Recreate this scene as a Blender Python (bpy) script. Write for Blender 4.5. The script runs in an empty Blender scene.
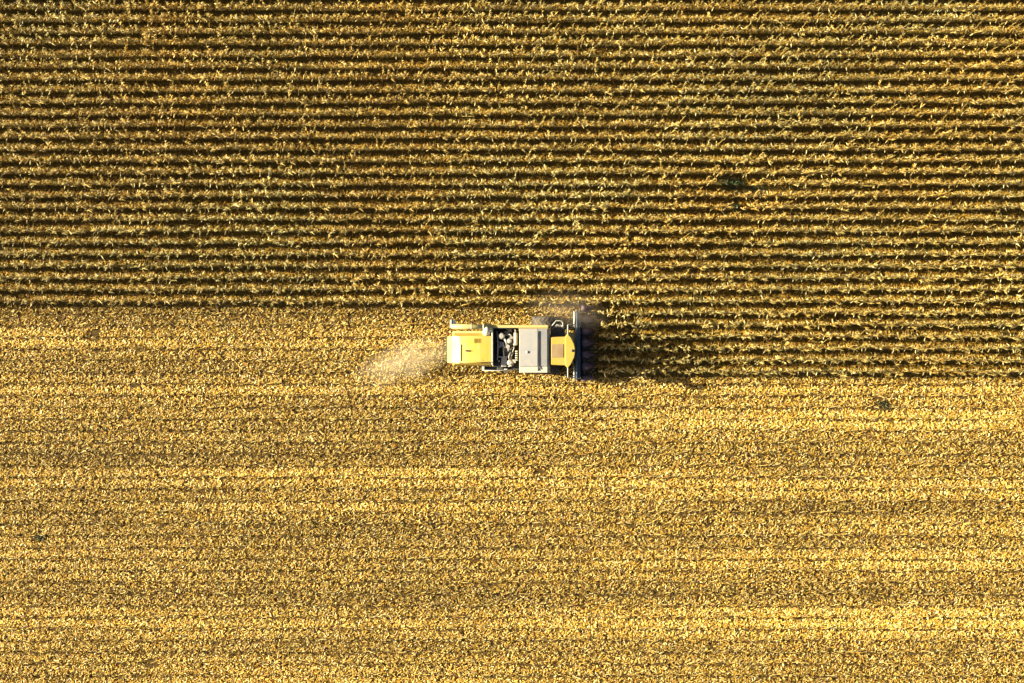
import bpy, bmesh, math, random
import numpy as np
from mathutils import Vector, Matrix

SC = bpy.context.scene
COL = SC.collection
PI = math.pi
R = math.radians
rng = np.random.default_rng(7)
random.seed(7)

# ------------------------------------------------------------------ scale
PX = 15.6            # picture pixels per metre on the ground
CAMH = 100.0          # drone height
PITCH = 11.65 / PX   # distance between corn rows
ROW0 = 4.4 / PX      # y of row number 0


def wx(px, z=0.0):
    return (px - 512.0) / (PX * CAMH / (CAMH - z))


def wy(py, z=0.0):
    return -(py - 341.5) / (PX * CAMH / (CAMH - z))


def row_y(k):
    return ROW0 + PITCH * k


# ------------------------------------------------------------------ render settings
SC.render.engine = 'CYCLES'
SC.view_settings.view_transform = 'Standard'
SC.view_settings.look = 'None'
SC.view_settings.gamma = 1.0
SC.view_settings.use_curve_mapping = False
SC.view_settings.exposure = 2.0
SC.cycles.max_bounces = 6
SC.cycles.diffuse_bounces = 2
SC.cycles.transmission_bounces = 3
SC.cycles.volume_bounces = 1
SC.cycles.volume_step_rate = 1.0

# ------------------------------------------------------------------ camera
cam = bpy.data.cameras.new('camera')
camo = bpy.data.objects.new('camera', cam)
COL.objects.link(camo)
camo.location = (0, 0, CAMH)
camo.rotation_euler = (0, 0, 0)
cam.sensor_width = 36
cam.lens = 18.0 / ((512.0 / PX) / CAMH)
cam.clip_end = 5000
cam.clip_start = 0.5
SC.camera = camo

# ------------------------------------------------------------------ light
SUN_EL, SUN_OFF = 20.5, 4.6
w = bpy.data.worlds.new('World')
SC.world = w
w.use_nodes = True
nt = w.node_tree
sky = nt.nodes.new('ShaderNodeTexSky')
sky.sky_type = 'NISHITA'
sky.sun_disc = False
sky.sun_elevation = R(SUN_EL)
sky.sun_rotation = R(270 + SUN_OFF)
sky.dust_density = 4.0
sky.air_density = 0.5
sky.ozone_density = 0.6
bgn = [n for n in nt.nodes if n.type == 'BACKGROUND'][0]
nt.links.new(sky.outputs[0], bgn.inputs[0])
bgn.inputs[1].default_value = 0.05
sl = bpy.data.lights.new('sun', 'SUN')
sl.energy = 5.0
sl.angle = R(0.5)
sl.color = (1.0, 0.925, 0.72)
so = bpy.data.objects.new('sun', sl)
COL.objects.link(so)
d = Vector((math.cos(R(SUN_EL)) * math.cos(R(SUN_OFF)), -math.cos(R(SUN_EL)) * math.sin(R(SUN_OFF)), -math.sin(R(SUN_EL))))
so.rotation_euler = d.to_track_quat('-Z', 'Y').to_euler()
so.location = (-60, 5, 40)


# ------------------------------------------------------------------ materials
def new_mat(name):
    m = bpy.data.materials.new(name)
    m.use_nodes = True
    t = m.node_tree
    return m, t, t.nodes['Principled BSDF'], t.nodes['Material Output']


def mixc(t, fac, a, b, mode='MIX'):
    n = t.nodes.new('ShaderNodeMix')
    n.data_type = 'RGBA'
    n.blend_type = mode
    for s, v in ((n.inputs[0], fac), (n.inputs[6], a), (n.inputs[7], b)):
        if hasattr(v, 'is_linked'):
            t.links.new(v, s)
        elif isinstance(v, (int, float)):
            s.default_value = v
        else:
            s.default_value = (*v, 1)
    return n.outputs[2]


def noise(t, scale, detail=4, rough=0.55, vec=None, stretch=None):
    n = t.nodes.new('ShaderNodeTexNoise')
    n.inputs['Scale'].default_value = scale
    n.inputs['Detail'].default_value = detail
    n.inputs['Roughness'].default_value = rough
    tc = t.nodes.new('ShaderNodeTexCoord')
    src = tc.outputs['Object']
    if stretch:
        mp = t.nodes.new('ShaderNodeMapping')
        mp.inputs['Scale'].default_value = stretch
        t.links.new(src, mp.inputs[0])
        src = mp.outputs[0]
    t.links.new(src, n.inputs['Vector'])
    return n.outputs[0]


def ramp(t, fac, lo, hi, a=0.0, b=1.0):
    n = t.nodes.new('ShaderNodeMapRange')
    n.inputs[1].default_value = lo
    n.inputs[2].default_value = hi
    n.inputs[3].default_value = a
    n.inputs[4].default_value = b
    t.links.new(fac, n.inputs[0])
    return n.outputs[0]


def mat_attr(name, rough=0.6, transl=0.25, spec=0.25):
    """dry plant matter; colour of each blade comes from the point attribute 'tint'"""
    m, t, p, out = new_mat(name)
    at = t.nodes.new('ShaderNodeAttribute')
    at.attribute_name = 'tint'
    var = ramp(t, noise(t, 14, 3), 0.3, 0.7, 0.86, 1.12)
    c = mixc(t, 1.0, at.outputs[0], (1, 1, 1), 'MULTIPLY')
    vm = t.nodes.new('ShaderNodeVectorMath')
    vm.operation = 'SCALE'
    t.links.new(c, vm.inputs[0])
    t.links.new(var, vm.inputs['Scale'])
    t.links.new(vm.outputs[0], p.inputs['Base Color'])
    p.inputs['Roughness'].default_value = rough
    p.inputs['Specular IOR Level'].default_value = spec
    if transl > 0:
        tr = t.nodes.new('ShaderNodeBsdfTranslucent')
        t.links.new(vm.outputs[0], tr.inputs[0])
        mx = t.nodes.new('ShaderNodeMixShader')
        mx.inputs[0].default_value = transl
        t.links.new(p.outputs[0], mx.inputs[1])
        t.links.new(tr.outputs[0], mx.inputs[2])
        t.links.new(mx.outputs[0], out.inputs[0])
    return m


def mat_paint(name, col, rough=0.4, metal=0.0, dust=0.25, dustcol=(0.36, 0.26, 0.12), spec=0.5, scale=2.5):
    m, t, p, out = new_mat(name)
    n1 = noise(t, scale, 6, 0.65)
    n2 = noise(t, scale * 9, 3, 0.6)
    f = ramp(t, n1, 0.38, 0.72, 0.0, dust)
    f2 = ramp(t, n2, 0.55, 0.8, 0.0, dust * 0.6)
    c = mixc(t, f, col, dustcol)
    c = mixc(t, f2, c, dustcol)
    t.links.new(c, p.inputs['Base Color'])
    rr = ramp(t, n1, 0.3, 0.75, rough * 0.8, min(1, rough * 1.5))
    t.links.new(rr, p.inputs['Roughness'])
    p.inputs['Metallic'].default_value = metal
    p.inputs['Specular IOR Level'].default_value = spec
    return m


M = {}
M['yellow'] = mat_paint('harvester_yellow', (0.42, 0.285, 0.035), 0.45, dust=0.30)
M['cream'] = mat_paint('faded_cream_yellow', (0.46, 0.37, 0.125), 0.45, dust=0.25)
M['pale'] = mat_paint('sunlit_hood_yellow', (0.43, 0.315, 0.065), 0.5, dust=0.3)  # rear hood only: paler yellow, low sunlight put into the colour
M['white'] = mat_paint('off_white_paint', (0.46, 0.43, 0.33), 0.45, dust=0.30)
M['silver'] = mat_paint('dull_aluminium', (0.305, 0.298, 0.27), 0.45, metal=0.15, dust=0.6, dustcol=(0.40, 0.32, 0.22))
M['dark'] = mat_paint('dark_steel', (0.035, 0.037, 0.036), 0.5, dust=0.18)
M['bay'] = mat_paint('engine_bay_black', (0.012, 0.014, 0.014), 0.7, dust=0.06)
M['grey'] = mat_paint('grey_engine_metal', (0.36, 0.335, 0.28), 0.5, metal=0.2, dust=0.3)
M['navy'] = mat_paint('dark_blue_steel', (0.034, 0.070, 0.098), 0.5, dust=0.28, dustcol=(0.2, 0.14, 0.10))
M['maroon'] = mat_paint('dark_plum_plastic', (0.085, 0.058, 0.085), 0.5, dust=0.4, dustcol=(0.22, 0.15, 0.12))
M['rubber'] = mat_paint('tyre_rubber', (0.03, 0.029, 0.027), 0.85, dust=0.5, dustcol=(0.30, 0.21, 0.11), spec=0.2)
M['roof_brown'] = mat_paint('dull_brown_roof', (0.24, 0.155, 0.07), 0.35, dust=0.5)
M['lamp_red'] = mat_paint('red_lens', (0.10, 0.012, 0.010), 0.25, dust=0.1)
mg, t, p, out = new_mat('tinted_cab_glass')
p.inputs['Base Color'].default_value = (0.03, 0.04, 0.045, 1)
p.inputs['Roughness'].default_value = 0.06
p.inputs['Transmission Weight'].default_value = 0.35
M['glass'] = mg

M['corn'] = mat_attr('dry_corn', 0.55, 0.14, 0.3)
M['litter'] = mat_attr('dry_litter', 0.6, 0.12, 0.25)
M['weed'] = mat_attr('weed_leaf', 0.5, 0.2, 0.35)

# ground: earth under chaff; the uncut half is floored with fallen golden leaf, the cut half shows more earth
m, t, p, out = new_mat('field_earth')
n_fine = noise(t, 9, 6, 0.7)
n_mid = noise(t, 0.35, 5, 0.6, stretch=(0.35, 1, 1))
n_st = noise(t, 1.3, 4, 0.6, stretch=(0.04, 1, 1))
earth = mixc(t, ramp(t, n_fine, 0.35, 0.65), (0.040, 0.023, 0.007), (0.125, 0.075, 0.020))
gold = mixc(t, ramp(t, n_fine, 0.30, 0.66), (0.045, 0.036, 0.009), (0.120, 0.082, 0.017))
gold = mixc(t, ramp(t, n_mid, 0.35, 0.7, 0.0, 0.5), gold, (0.06, 0.046, 0.011))
sep = t.nodes.new('ShaderNodeSeparateXYZ')
tc = t.nodes.new('ShaderNodeTexCoord')
t.links.new(tc.outputs['Object'], sep.inputs[0])
zone = ramp(t, sep.outputs[1], row_y(2.2), row_y(2.9))
za_ = ramp(t, sep.outputs[1], row_y(-3.7), row_y(-3.3))
zx_ = ramp(t, sep.outputs[0], wx(588), wx(594))
zm = t.nodes.new('ShaderNodeMath')
zm.operation = 'MULTIPLY'
t.links.new(za_, zm.inputs[0])
t.links.new(zx_, zm.inputs[1])
zM = t.nodes.new('ShaderNodeMath')
zM.operation = 'MAXIMUM'
t.links.new(zm.outputs[0], zM.inputs[0])
t.links.new(zone, zM.inputs[1])
zone = zM.outputs[0]
base = mixc(t, zone, earth, gold)
base = mixc(t, ramp(t, n_st, 0.40, 0.7, 0.0, 0.45), base, (0.07, 0.042, 0.012))
t.links.new(base, p.inputs['Base Color'])
p.inputs['Roughness'].default_value = 0.95
p.inputs['Specular IOR Level'].default_value = 0.1
bp = t.nodes.new('ShaderNodeBump')
bp.inputs['Strength'].default_value = 0.8
bp.inputs['Distance'].default_value = 0.06
t.links.new(n_fine, bp.inputs['Height'])
t.links.new(bp.outputs[0], p.inputs['Normal'])
M['earth'] = m


# ------------------------------------------------------------------ mesh tools
def link_mesh(name, me, mat, parent=None, loc=None):
    o = bpy.data.objects.new(name, me)
    COL.objects.link(o)
    if mat:
        me.materials.append(mat)
    if parent:
        o.parent = parent
    if loc is not None:
        o.location = loc
    return o


def np_mesh(name, V, Q, C=None):
    """mesh from numpy arrays: verts, quads, per-vertex colours"""
    me = bpy.data.meshes.new(name)
    nv, nq = len(V), len(Q)
    me.vertices.add(nv)
    me.vertices.foreach_set('co', np.ascontiguousarray(V, dtype=np.float32).ravel())
    me.loops.add(nq * 4)
    me.loops.foreach_set('vertex_index', np.ascontiguousarray(Q, dtype=np.int32).ravel())
    me.polygons.add(nq)
    me.polygons.foreach_set('loop_start', np.arange(0, nq * 4, 4, dtype=np.int32))
    if C is not None:
        a = me.attributes.new('tint', 'FLOAT_COLOR', 'POINT')
        cc = np.ones((nv, 4), dtype=np.float32)
        cc[:, :3] = C
        a.data.foreach_set('color', cc.ravel())
    me.update(calc_edges=True)
    return me


class MB:
    """collects boxes, tubes and prisms into one mesh"""

    def __init__(s):
        s.bm = bmesh.new()

    def _bevel(s, geom, b, seg=2):
        if b > 0:
            ed = list({e for v in geom for e in v.link_edges})
            bmesh.ops.bevel(s.bm, geom=ed, offset=b, segments=seg, affect='EDGES', profile=0.6)

    def hull8(s, pts, b=0.0):
        v = [s.bm.verts.new(q) for q in pts]
        for f in ((3, 2, 1, 0), (4, 5, 6, 7), (0, 1, 5, 4), (1, 2, 6, 5), (2, 3, 7, 6), (3, 0, 4, 7)):
            s.bm.faces.new([v[i] for i in f])
        s._bevel(v, b)
        return s

    def box(s, x0, x1, y0, y1, z0, z1, b=0.02):
        return s.hull8([(x0, y0, z0), (x1, y0, z0), (x1, y1, z0), (x0, y1, z0),
                        (x0, y0, z1), (x1, y0, z1), (x1, y1, z1), (x0, y1, z1)], b)

    def prism(s, poly, z0, z1, b=0.0, inset=0.0):
        """poly (x, y) extruded from z0 to z1; the top may be drawn in"""
        cx = sum(q[0] for q in poly) / len(poly)
        cy = sum(q[1] for q in poly) / len(poly)
        lo = [s.bm.verts.new((q[0], q[1], z0)) for q in poly]
        hi = [s.bm.verts.new((cx + (q[0] - cx) * (1 - inset), cy + (q[1] - cy) * (1 - inset), z1)) for q in poly]
        n = len(poly)
        s.bm.faces.new(lo[::-1])
        s.bm.faces.new(hi)
        for i in range(n):
            j = (i + 1) % n
            s.bm.faces.new([lo[i], lo[j], hi[j], hi[i]])
        s._bevel(lo + hi, b)
        return s

    def profile_y(s, poly, y0, y1, b=0.0):
        """poly in (x, z) extruded along y"""
        A = [s.bm.verts.new((q[0], y0, q[1])) for q in poly]
        B = [s.bm.verts.new((q[0], y1, q[1])) for q in poly]
        n = len(poly)
        s.bm.faces.new(A)
        s.bm.faces.new(B[::-1])
        for i in range(n):
            j = (i + 1) % n
            s.bm.faces.new([A[j], A[i], B[i], B[j]])
        s._bevel(A + B, b)
        return s

    def tube(s, pts, r, n=12, caps=True):
        pts = [Vector(q) for q in pts]
        rs = r if isinstance(r, (list, tuple)) else [r] * len(pts)
        rings = []
        up = None
        for i, q in enumerate(pts):
            a = pts[max(i - 1, 0)]
            c = pts[min(i + 1, len(pts) - 1)]
            dd = (c - a).normalized()
            if up is None:
                up = dd.orthogonal().normalized()
            up = (up - dd * up.dot(dd)).normalized()
            side = dd.cross(up)
            rings.append([s.bm.verts.new(q + (up * math.cos(2 * PI * k / n) + side * math.sin(2 * PI * k / n)) * rs[i]) for k in range(n)])
        for A, B in zip(rings, rings[1:]):
            for k in range(n):
                f = s.bm.faces.new([A[k], A[(k + 1) % n], B[(k + 1) % n], B[k]])
                f.smooth = True
        if caps:
            s.bm.faces.new(rings[0][::-1])
            s.bm.faces.new(rings[-1])
        return s

    def lathe_y(s, c, prof, n=32):
        """prof: (radius, y offset) turned about the y axis through c"""
        rings = []
        for r, dy in prof:
            rings.append([s.bm.verts.new((c[0] + r * math.cos(2 * PI * k / n), c[1] + dy, c[2] + r * math.sin(2 * PI * k / n))) for k in range(n)])
        for A, B in zip(rings, rings[1:]):
            for k in range(n):
                f = s.bm.faces.new([A[k], B[k], B[(k + 1) % n], A[(k + 1) % n]])
                f.smooth = True
        return s

    def build(s, name, mat, parent=None, loc=None, props=None):
        bmesh.ops.recalc_face_normals(s.bm, faces=s.bm.faces[:])
        me = bpy.data.meshes.new(name)
        s.bm.to_mesh(me)
        s.bm.free()
        o = link_mesh(name, me, M[mat], parent, loc)
        return o


def tag(o, label=None, cat=None, group=None, kind=None):
    if label:
        o['label'] = label
    if cat:
        o['category'] = cat
    if group:
        o['group'] = group
    if kind:
        o['kind'] = kind
    return o


# ------------------------------------------------------------------ ground
g = MB()
S = 1500.0
gv = [g.bm.verts.new(q) for q in ((-S, -S, 0), (S, -S, 0), (S, S, 0), (-S, S, 0))]
g.bm.faces.new(gv)
ground = g.build('ground', 'earth')
tag(ground, 'brown earth and golden fallen leaf of the maize field', 'ground', kind='structure')


# ------------------------------------------------------------------ smooth random fields (natural patchiness of the crop)
class Field:
    def __init__(s, cx, cy, seed):
        s.r = np.random.default_rng(seed)
        s.n = 256
        s.g = s.r.random((s.n, s.n))
        s.cx, s.cy = cx, cy

    def __call__(s, x, y):
        u = x / s.cx + 117.3
        v = y / s.cy + 91.7
        i = np.floor(u).astype(int)
        j = np.floor(v).astype(int)
        fu = u - i
        fv = v - j
        fu = fu * fu * (3 - 2 * fu)
        fv = fv * fv * (3 - 2 * fv)
        n = s.n
        a = s.g[i % n, j % n]
        b = s.g[(i + 1) % n, j % n]
        c = s.g[i % n, (j + 1) % n]
        dd = s.g[(i + 1) % n, (j + 1) % n]
        return (a * (1 - fu) + b * fu) * (1 - fv) + (c * (1 - fu) + dd * fu) * fv


F_patch = Field(7.0, 4.0, 11)
F_small = Field(1.3, 0.9, 12)
F_band = Field(34.0, 1.1, 13)
F_row = Field(2.5, 0.37, 14)
F_gap = Field(0.8, 0.4, 15)
F_line = Field(9.0, 0.74, 16)


# ------------------------------------------------------------------ corn plant
def ribbon(pts, widths, side, cols):
    """a leaf blade: spine points, half widths, sideways vector -> verts, quads, colours (folded along the midrib)"""
    V, Q, C = [], [], []
    for i, (q, wd) in enumerate(zip(pts, widths)):
        V += [q - side * wd, q + side * wd]
        C += [cols[i], cols[i]]
    for i in range(len(pts) - 1):
        Q.append((2 * i, 2 * i + 1, 2 * i + 3, 2 * i + 2))
    return V, Q, C


GOLD = np.array((0.45, 0.255, 0.027))
STRAW = np.array((0.52, 0.375, 0.095))
PALE = np.array((0.62, 0.50, 0.20))
BROWN = np.array((0.17, 0.088, 0.018))
OLIVE = np.array((0.11, 0.086, 0.014))
RUST = np.array((0.30, 0.150, 0.025))


def corn_plant(rs):
    V, Q, C = [], [], []

    def add(v, q, c):
        o = len(V)
        V.extend(v)
        Q.extend([tuple(i + o for i in f) for f in q])
        C.extend(c)

    H = rs.uniform(1.55, 1.92)
    bend = rs.uniform(0, 0.22)
    ba = rs.uniform(0, 2 * PI)

    def stalk_at(h):
        f = h / H
        return np.array((math.cos(ba) * bend * f ** 2.2, math.sin(ba) * bend * f ** 2.2, h))
    # stalk: tapering, four sided
    hs = [0.0, 0.5, 1.0, 1.5, H]
    rad = [0.016, 0.015, 0.013, 0.010, 0.005]
    v, q, c = [], [], []
    sc = STRAW * rs.uniform(0.75, 0.95)
    for h, r in zip(hs, rad):
        p0 = stalk_at(h)
        for k in range(4):
            v.append(p0 + np.array((math.cos(k * PI / 2) * r, math.sin(k * PI / 2) * r, 0)))
            c.append(sc)
    for i in range(len(hs) - 1):
        for k in range(4):
            q.append((4 * i + k, 4 * i + (k + 1) % 4, 4 * i + 4 + (k + 1) % 4, 4 * i + 4 + k))
    add(v, q, c)
    # leaves: two ranks, dry and hanging
    rank = rs.uniform(0, PI)
    nl = rs.integers(7, 9)
    wind = np.array((math.cos(0.62), math.sin(0.62)))
    for i in range(nl):
        h = 0.30 + (H - 0.42) * (i / (nl - 1)) ** 0.92
        az = rank + (PI if i % 2 else 0) + rs.normal(0, 0.45)
        L = rs.uniform(0.22, 0.39) * (1.0 if h < H * 0.55 else 1.08)
        pull = 0.3 + 2.8 * (h / H) ** 2
        wv = np.array((math.cos(az), math.sin(az))) + wind * pull
        az = math.atan2(wv[1], wv[0])
        out = np.array((math.cos(az), math.sin(az), 0))
        side = np.array((-math.sin(az), math.cos(az), rs.normal(0, 0.35)))
        side /= np.linalg.norm(side)
        droop = rs.uniform(1.9, 2.8) if h < H * 0.62 else rs.uniform(0.5, 1.7)
        up0 = rs.uniform(0.75, 1.3)
        n = 5
        pts = [stalk_at(h)]
        ang = up0
        sl_ = L / (n - 1)
        sd = rs.normal(0, 0.12)
        for k in range(1, n):
            ang -= droop * (0.45 + 0.35 * k) * 0.62
            ang = max(ang, -1.5)
            tw = np.array((-math.sin(az), math.cos(az), 0)) * sd * k * 0.3
            pts.append(pts[-1] + sl_ * (out * math.cos(ang) + np.array((0, 0, math.sin(ang))) + tw))
        W = rs.uniform(0.018, 0.034)
        wd = [W * 0.7, W, W * 0.95, W * 0.7, W * 0.12]
        u = rs.random()
        if h < 0.8 and u < 0.7:  # old low leaves, coloured darker still to deepen shade under the crowns
            col = (OLIVE if u < 0.3 else BROWN) * rs.uniform(0.6, 1.1)
        elif u < 0.46:
            col = GOLD * rs.uniform(0.8, 1.15)
        elif u < 0.76:
            col = STRAW * rs.uniform(0.8, 1.08)
        elif u < 0.83:
            col = PALE * rs.uniform(0.85, 1.0)
        elif u < 0.90:
            col = RUST * rs.uniform(0.8, 1.2)
        elif u < 0.95:
            col = BROWN * rs.uniform(0.8, 1.4)
        else:
            col = OLIVE * rs.uniform(0.9, 1.4)
        add(*ribbon(pts, wd, side, [col * f for f in (1, 1, 1, 0.97, 0.9)]))
    # ear in a pale husk, hanging from the middle of the stalk
    h = rs.uniform(0.85, 1.15)
    az = rank + rs.choice((0, PI)) + rs.normal(0, 0.4)
    tilt = rs.uniform(-1.3, 0.1)
    ax = np.array((math.cos(az) * math.cos(tilt), math.sin(az) * math.cos(tilt), math.sin(tilt)))
    s1 = np.array((-math.sin(az), math.cos(az), 0))
    s2 = np.cross(ax, s1)
    v, q, c = [], [], []
    ec = PALE * rs.uniform(0.85, 1.02)
    p0 = stalk_at(h) + np.array((math.cos(az), math.sin(az), 0)) * 0.02
    for f, r in ((0, .012), (.25, .040), (.6, .037), (1, .008)):
        for k in range(5):
            v.append(p0 + ax * 0.27 * f + (s1 * math.cos(k * 2 * PI / 5) + s2 * math.sin(k * 2 * PI / 5)) * r)
            c.append(ec)
    for i in range(3):
        for k in range(5):
            q.append((5 * i + k, 5 * i + (k + 1) % 5, 5 * i + 5 + (k + 1) % 5, 5 * i + 5 + k))
    add(v, q, c)
    # tassel
    top = stalk_at(H)
    for k in range(4):
        az = rs.uniform(0, 2 * PI)
        e = rs.uniform(0.1, 1.1)
        dv = np.array((math.cos(az) * math.cos(e), math.sin(az) * math.cos(e), math.sin(e)))
        side = np.array((-math.sin(az), math.cos(az), 0))
        L = rs.uniform(0.13, 0.24)
        pts = [top, top + dv * L * 0.6, top + dv * L + np.array((0, 0, -0.03))]
        add(*ribbon(pts, [0.006, 0.007, 0.003], side, [STRAW * 0.9] * 3))
    return np.array(V, dtype=np.float32), np.array(Q, dtype=np.int32), np.array(C, dtype=np.float32)


NVAR = 14
VARS = [corn_plant(np.random.default_rng(100 + i)) for i in range(NVAR)]

WEEDS = [  # x px, y px, radius m: weedy holes in the crop
    (727, 183, 0.62), (741, 189, 0.55), (733, 206, 0.42), (716, 182, 0.45), (762, 188, 0.32)]
px_, py_, pk_ = [], [], []
for k in range(-3, 40):
    x0 = -41.0 if k >= 3 else wx(597)
    x1 = 41.0
    n = int((x1 - x0) / 0.155)
    xs = x0 + (np.arange(n) + 0.5) * (x1 - x0) / n + rng.normal(0, 0.03, n)
    wob = (F_row(xs, np.full(n, row_y(k))) - 0.5) * 0.10
    ys = row_y(k) + wob + rng.normal(0, 0.015, n)
    keep = rng.random(n) > 0.03
    keep &= ~((F_gap(xs, ys * 1.7) > 0.93) & (rng.random(n) < 0.8))
    for (a, b, r) in WEEDS:
        keep &= (xs - wx(a)) ** 2 + ((ys - wy(b)) * 1.2) ** 2 > r * r
    px_.append(xs[keep]); py_.append(ys[keep]); pk_.append(np.full(keep.sum(), k))
PXs, PYs, PK = np.concatenate(px_), np.concatenate(py_), np.concatenate(pk_)
N = len(PXs)
PROT = rng.normal(0, 0.5, N)
PSC = np.clip(rng.normal(1.0, 0.085, N), 0.72, 1.2) * (0.93 + 0.14 * F_patch(PXs, PYs))
PTX = rng.normal(0.06, 0.065, N)       # lean
PTY = rng.normal(-0.04, 0.042, N)
big = rng.random(N) < 0.018             # a few half lodged plants
PTX[big] += rng.normal(0, 0.35, big.sum())
PTY[big] += rng.normal(0, 0.35, big.sum())
PVAR = rng.integers(0, NVAR, N)
tone = 0.82 - 0.18 * np.exp(-((PXs + 24) / 16) ** 2 - ((PYs - 9) / 9) ** 2) + 0.30 * F_patch(PXs * 1.1, PYs * 1.3) + 0.22 * (F_small(PXs, PYs) - 0.5) + rng.normal(0, 0.08, N)  # darker patch at upper left: shaded plant sides put into crop colour
warm = F_patch(PXs + 300, PYs + 200) - 0.5 + rng.normal(0, 0.12, N)

# the plants nearest the camera, round the combine, stand as single plants
x_lo, x_hi = wx(452, 1.5), wx(602, 1.5)
single = ((PK >= 3) & (PK <= 6) & (PXs > x_lo) & (PXs < x_hi)) | ((PK < 3) & (PXs < wx(597) + 2.55))
idx_single = np.nonzero(single)[0]
if len(idx_single) > 300:
    drop = idx_single[np.argsort(-(PXs[idx_single] ** 2 + PYs[idx_single] ** 2))[:len(idx_single) - 300]]
    single[drop] = False
    idx_single = np.nonzero(single)[0]

NAMES = {3: 'dry corn plant in the first uncut row above the combine', 4: 'dry corn plant in the second uncut row above the combine',
         5: 'dry corn plant in the third uncut row above the combine', 6: 'dry corn plant in the fourth uncut row above the combine',
         2: 'shaded corn plant just ahead of the header, in the uppermost of six rows', 1: 'shaded corn plant just ahead of the header, in the second of six rows',
         0: 'shaded corn plant just ahead of the header, in the third of six rows', -1: 'shaded corn plant just ahead of the header, in the fourth of six rows',
         -2: 'shaded corn plant just ahead of the header, in the fifth of six rows', -3: 'shaded corn plant just ahead of the header, in the lowest of six rows'}
GROUPS = {3: 'corn plants of the first row above the combine', 4: 'corn plants of the second row above the combine',
          5: 'corn plants of the third row above the combine', 6: 'corn plants of the fourth row above the combine',
          2: 'corn plants ahead of the header, uppermost row', 1: 'corn plants ahead of the header, second row',
          0: 'corn plants ahead of the header, third row', -1: 'corn plants ahead of the header, fourth row',
          -2: 'corn plants ahead of the header, fifth row', -3: 'corn plants ahead of the header, lowest row'}
proto = {}
for i in idx_single:
    vi = int(PVAR[i])
    if vi not in proto:
        V, Q, C = VARS[vi]
        proto[vi] = link_mesh('corn_plant', np_mesh('corn_plant', V, Q, C), M['corn'])
        o = proto[vi]
    else:
        o = proto[vi].copy()
        COL.objects.link(o)
    o.location = (PXs[i], PYs[i], 0)
    o.rotation_mode = 'ZYX'
    o.rotation_euler = (PTY[i], PTX[i], PROT[i])
    o.scale = (PSC[i],) * 3
    k = int(PK[i])
    tag(o, NAMES[k], 'corn plant', GROUPS[k])

# the rest of the standing crop
allV, allQ, allC, off = [], [], [], 0
for vi in range(NVAR):
    V, Q, C = VARS[vi]
    ids = np.nonzero((PVAR == vi) & ~single)[0]
    n = len(ids)
    c, s = np.cos(PROT[ids])[:, None], np.sin(PROT[ids])[:, None]
    sc = PSC[ids][:, None]
    X = (V[None, :, 0] * c - V[None, :, 1] * s) * sc
    Y = (V[None, :, 0] * s + V[None, :, 1] * c) * sc
    Z = V[None, :, 2] * sc + 0 * X
    tx, ty = PTX[ids][:, None], PTY[ids][:, None]
    X2 = X * np.cos(tx) + Z * np.sin(tx)
    Z2 = -X * np.sin(tx) + Z * np.cos(tx)
    Y2 = Y * np.cos(ty) - Z2 * np.sin(ty)
    Z3 = Y * np.sin(ty) + Z2 * np.cos(ty)
    P = np.stack((X2 + PXs[ids][:, None], Y2 + PYs[ids][:, None], Z3), -1).reshape(-1, 3)
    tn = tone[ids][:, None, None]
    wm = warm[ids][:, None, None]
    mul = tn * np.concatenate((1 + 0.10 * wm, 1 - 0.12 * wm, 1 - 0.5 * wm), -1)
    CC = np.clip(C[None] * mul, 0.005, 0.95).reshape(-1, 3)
    nv = len(V)
    QQ = (Q[None] + (np.arange(n) * nv)[:, None, None]).reshape(-1, 4) + off
    allV.append(P); allQ.append(QQ); allC.append(CC)
    off += n * nv
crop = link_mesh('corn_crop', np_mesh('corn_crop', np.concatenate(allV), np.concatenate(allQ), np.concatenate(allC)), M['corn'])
tag(crop, 'ripe standing corn in long golden rows across the upper field', 'corn', kind='stuff')
del allV, allQ, allC


# ------------------------------------------------------------------ loose litter: husks, leaf scraps, broken stalk
def litter_mesh(name, x, y, L, W, zc, tilt, az, col, lift):
    """bent strips of three cross sections each"""
    n = len(x)
    ca, sa = np.cos(az), np.sin(az)
    V = np.empty((n, 6, 3), dtype=np.float32)
    roll = rng.normal(0, 0.6, n)
    curve = rng.uniform(-0.2, 0.5, n) * L * lift
    for i, f in enumerate((-0.5, 0.0, 0.5)):
        px = x + ca * L * f * np.cos(tilt)
        py = y + sa * L * f * np.cos(tilt)
        pz = zc + np.sin(tilt) * L * f + (curve if i == 1 else 0)
        ww = W * (1.0 if i == 1 else 0.62)
        for j, sg in enumerate((-1, 1)):
            V[:, 2 * i + j, 0] = px - sa * ww * sg * np.cos(roll)
            V[:, 2 * i + j, 1] = py + ca * ww * sg * np.cos(roll)
            V[:, 2 * i + j, 2] = np.maximum(pz + np.sin(roll) * ww * sg, 0.006)
    q = np.array(((0, 1, 3, 2), (2, 3, 5, 4)), dtype=np.int32)
    Q = (q[None] + (np.arange(n) * 6)[:, None, None]).reshape(-1, 4)
    C = np.repeat(col, 6, axis=0)
    return np_mesh(name, V.reshape(-1, 3), Q, C)


PAL = np.array((GOLD, STRAW, PALE, BROWN, RUST, OLIVE, (0.56, 0.39, 0.19)))


def pick_cols(n, probs, mulr=(0.75, 1.15)):
    k = rng.choice(len(PAL), n, p=probs)
    return PAL[k] * rng.uniform(*mulr, (n, 1))


def in_cut(x, y):
    """True where the crop has been taken"""
    return (y < row_y(-3.45)) | ((y < row_y(2.55)) & (x < wx(596)))


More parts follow.
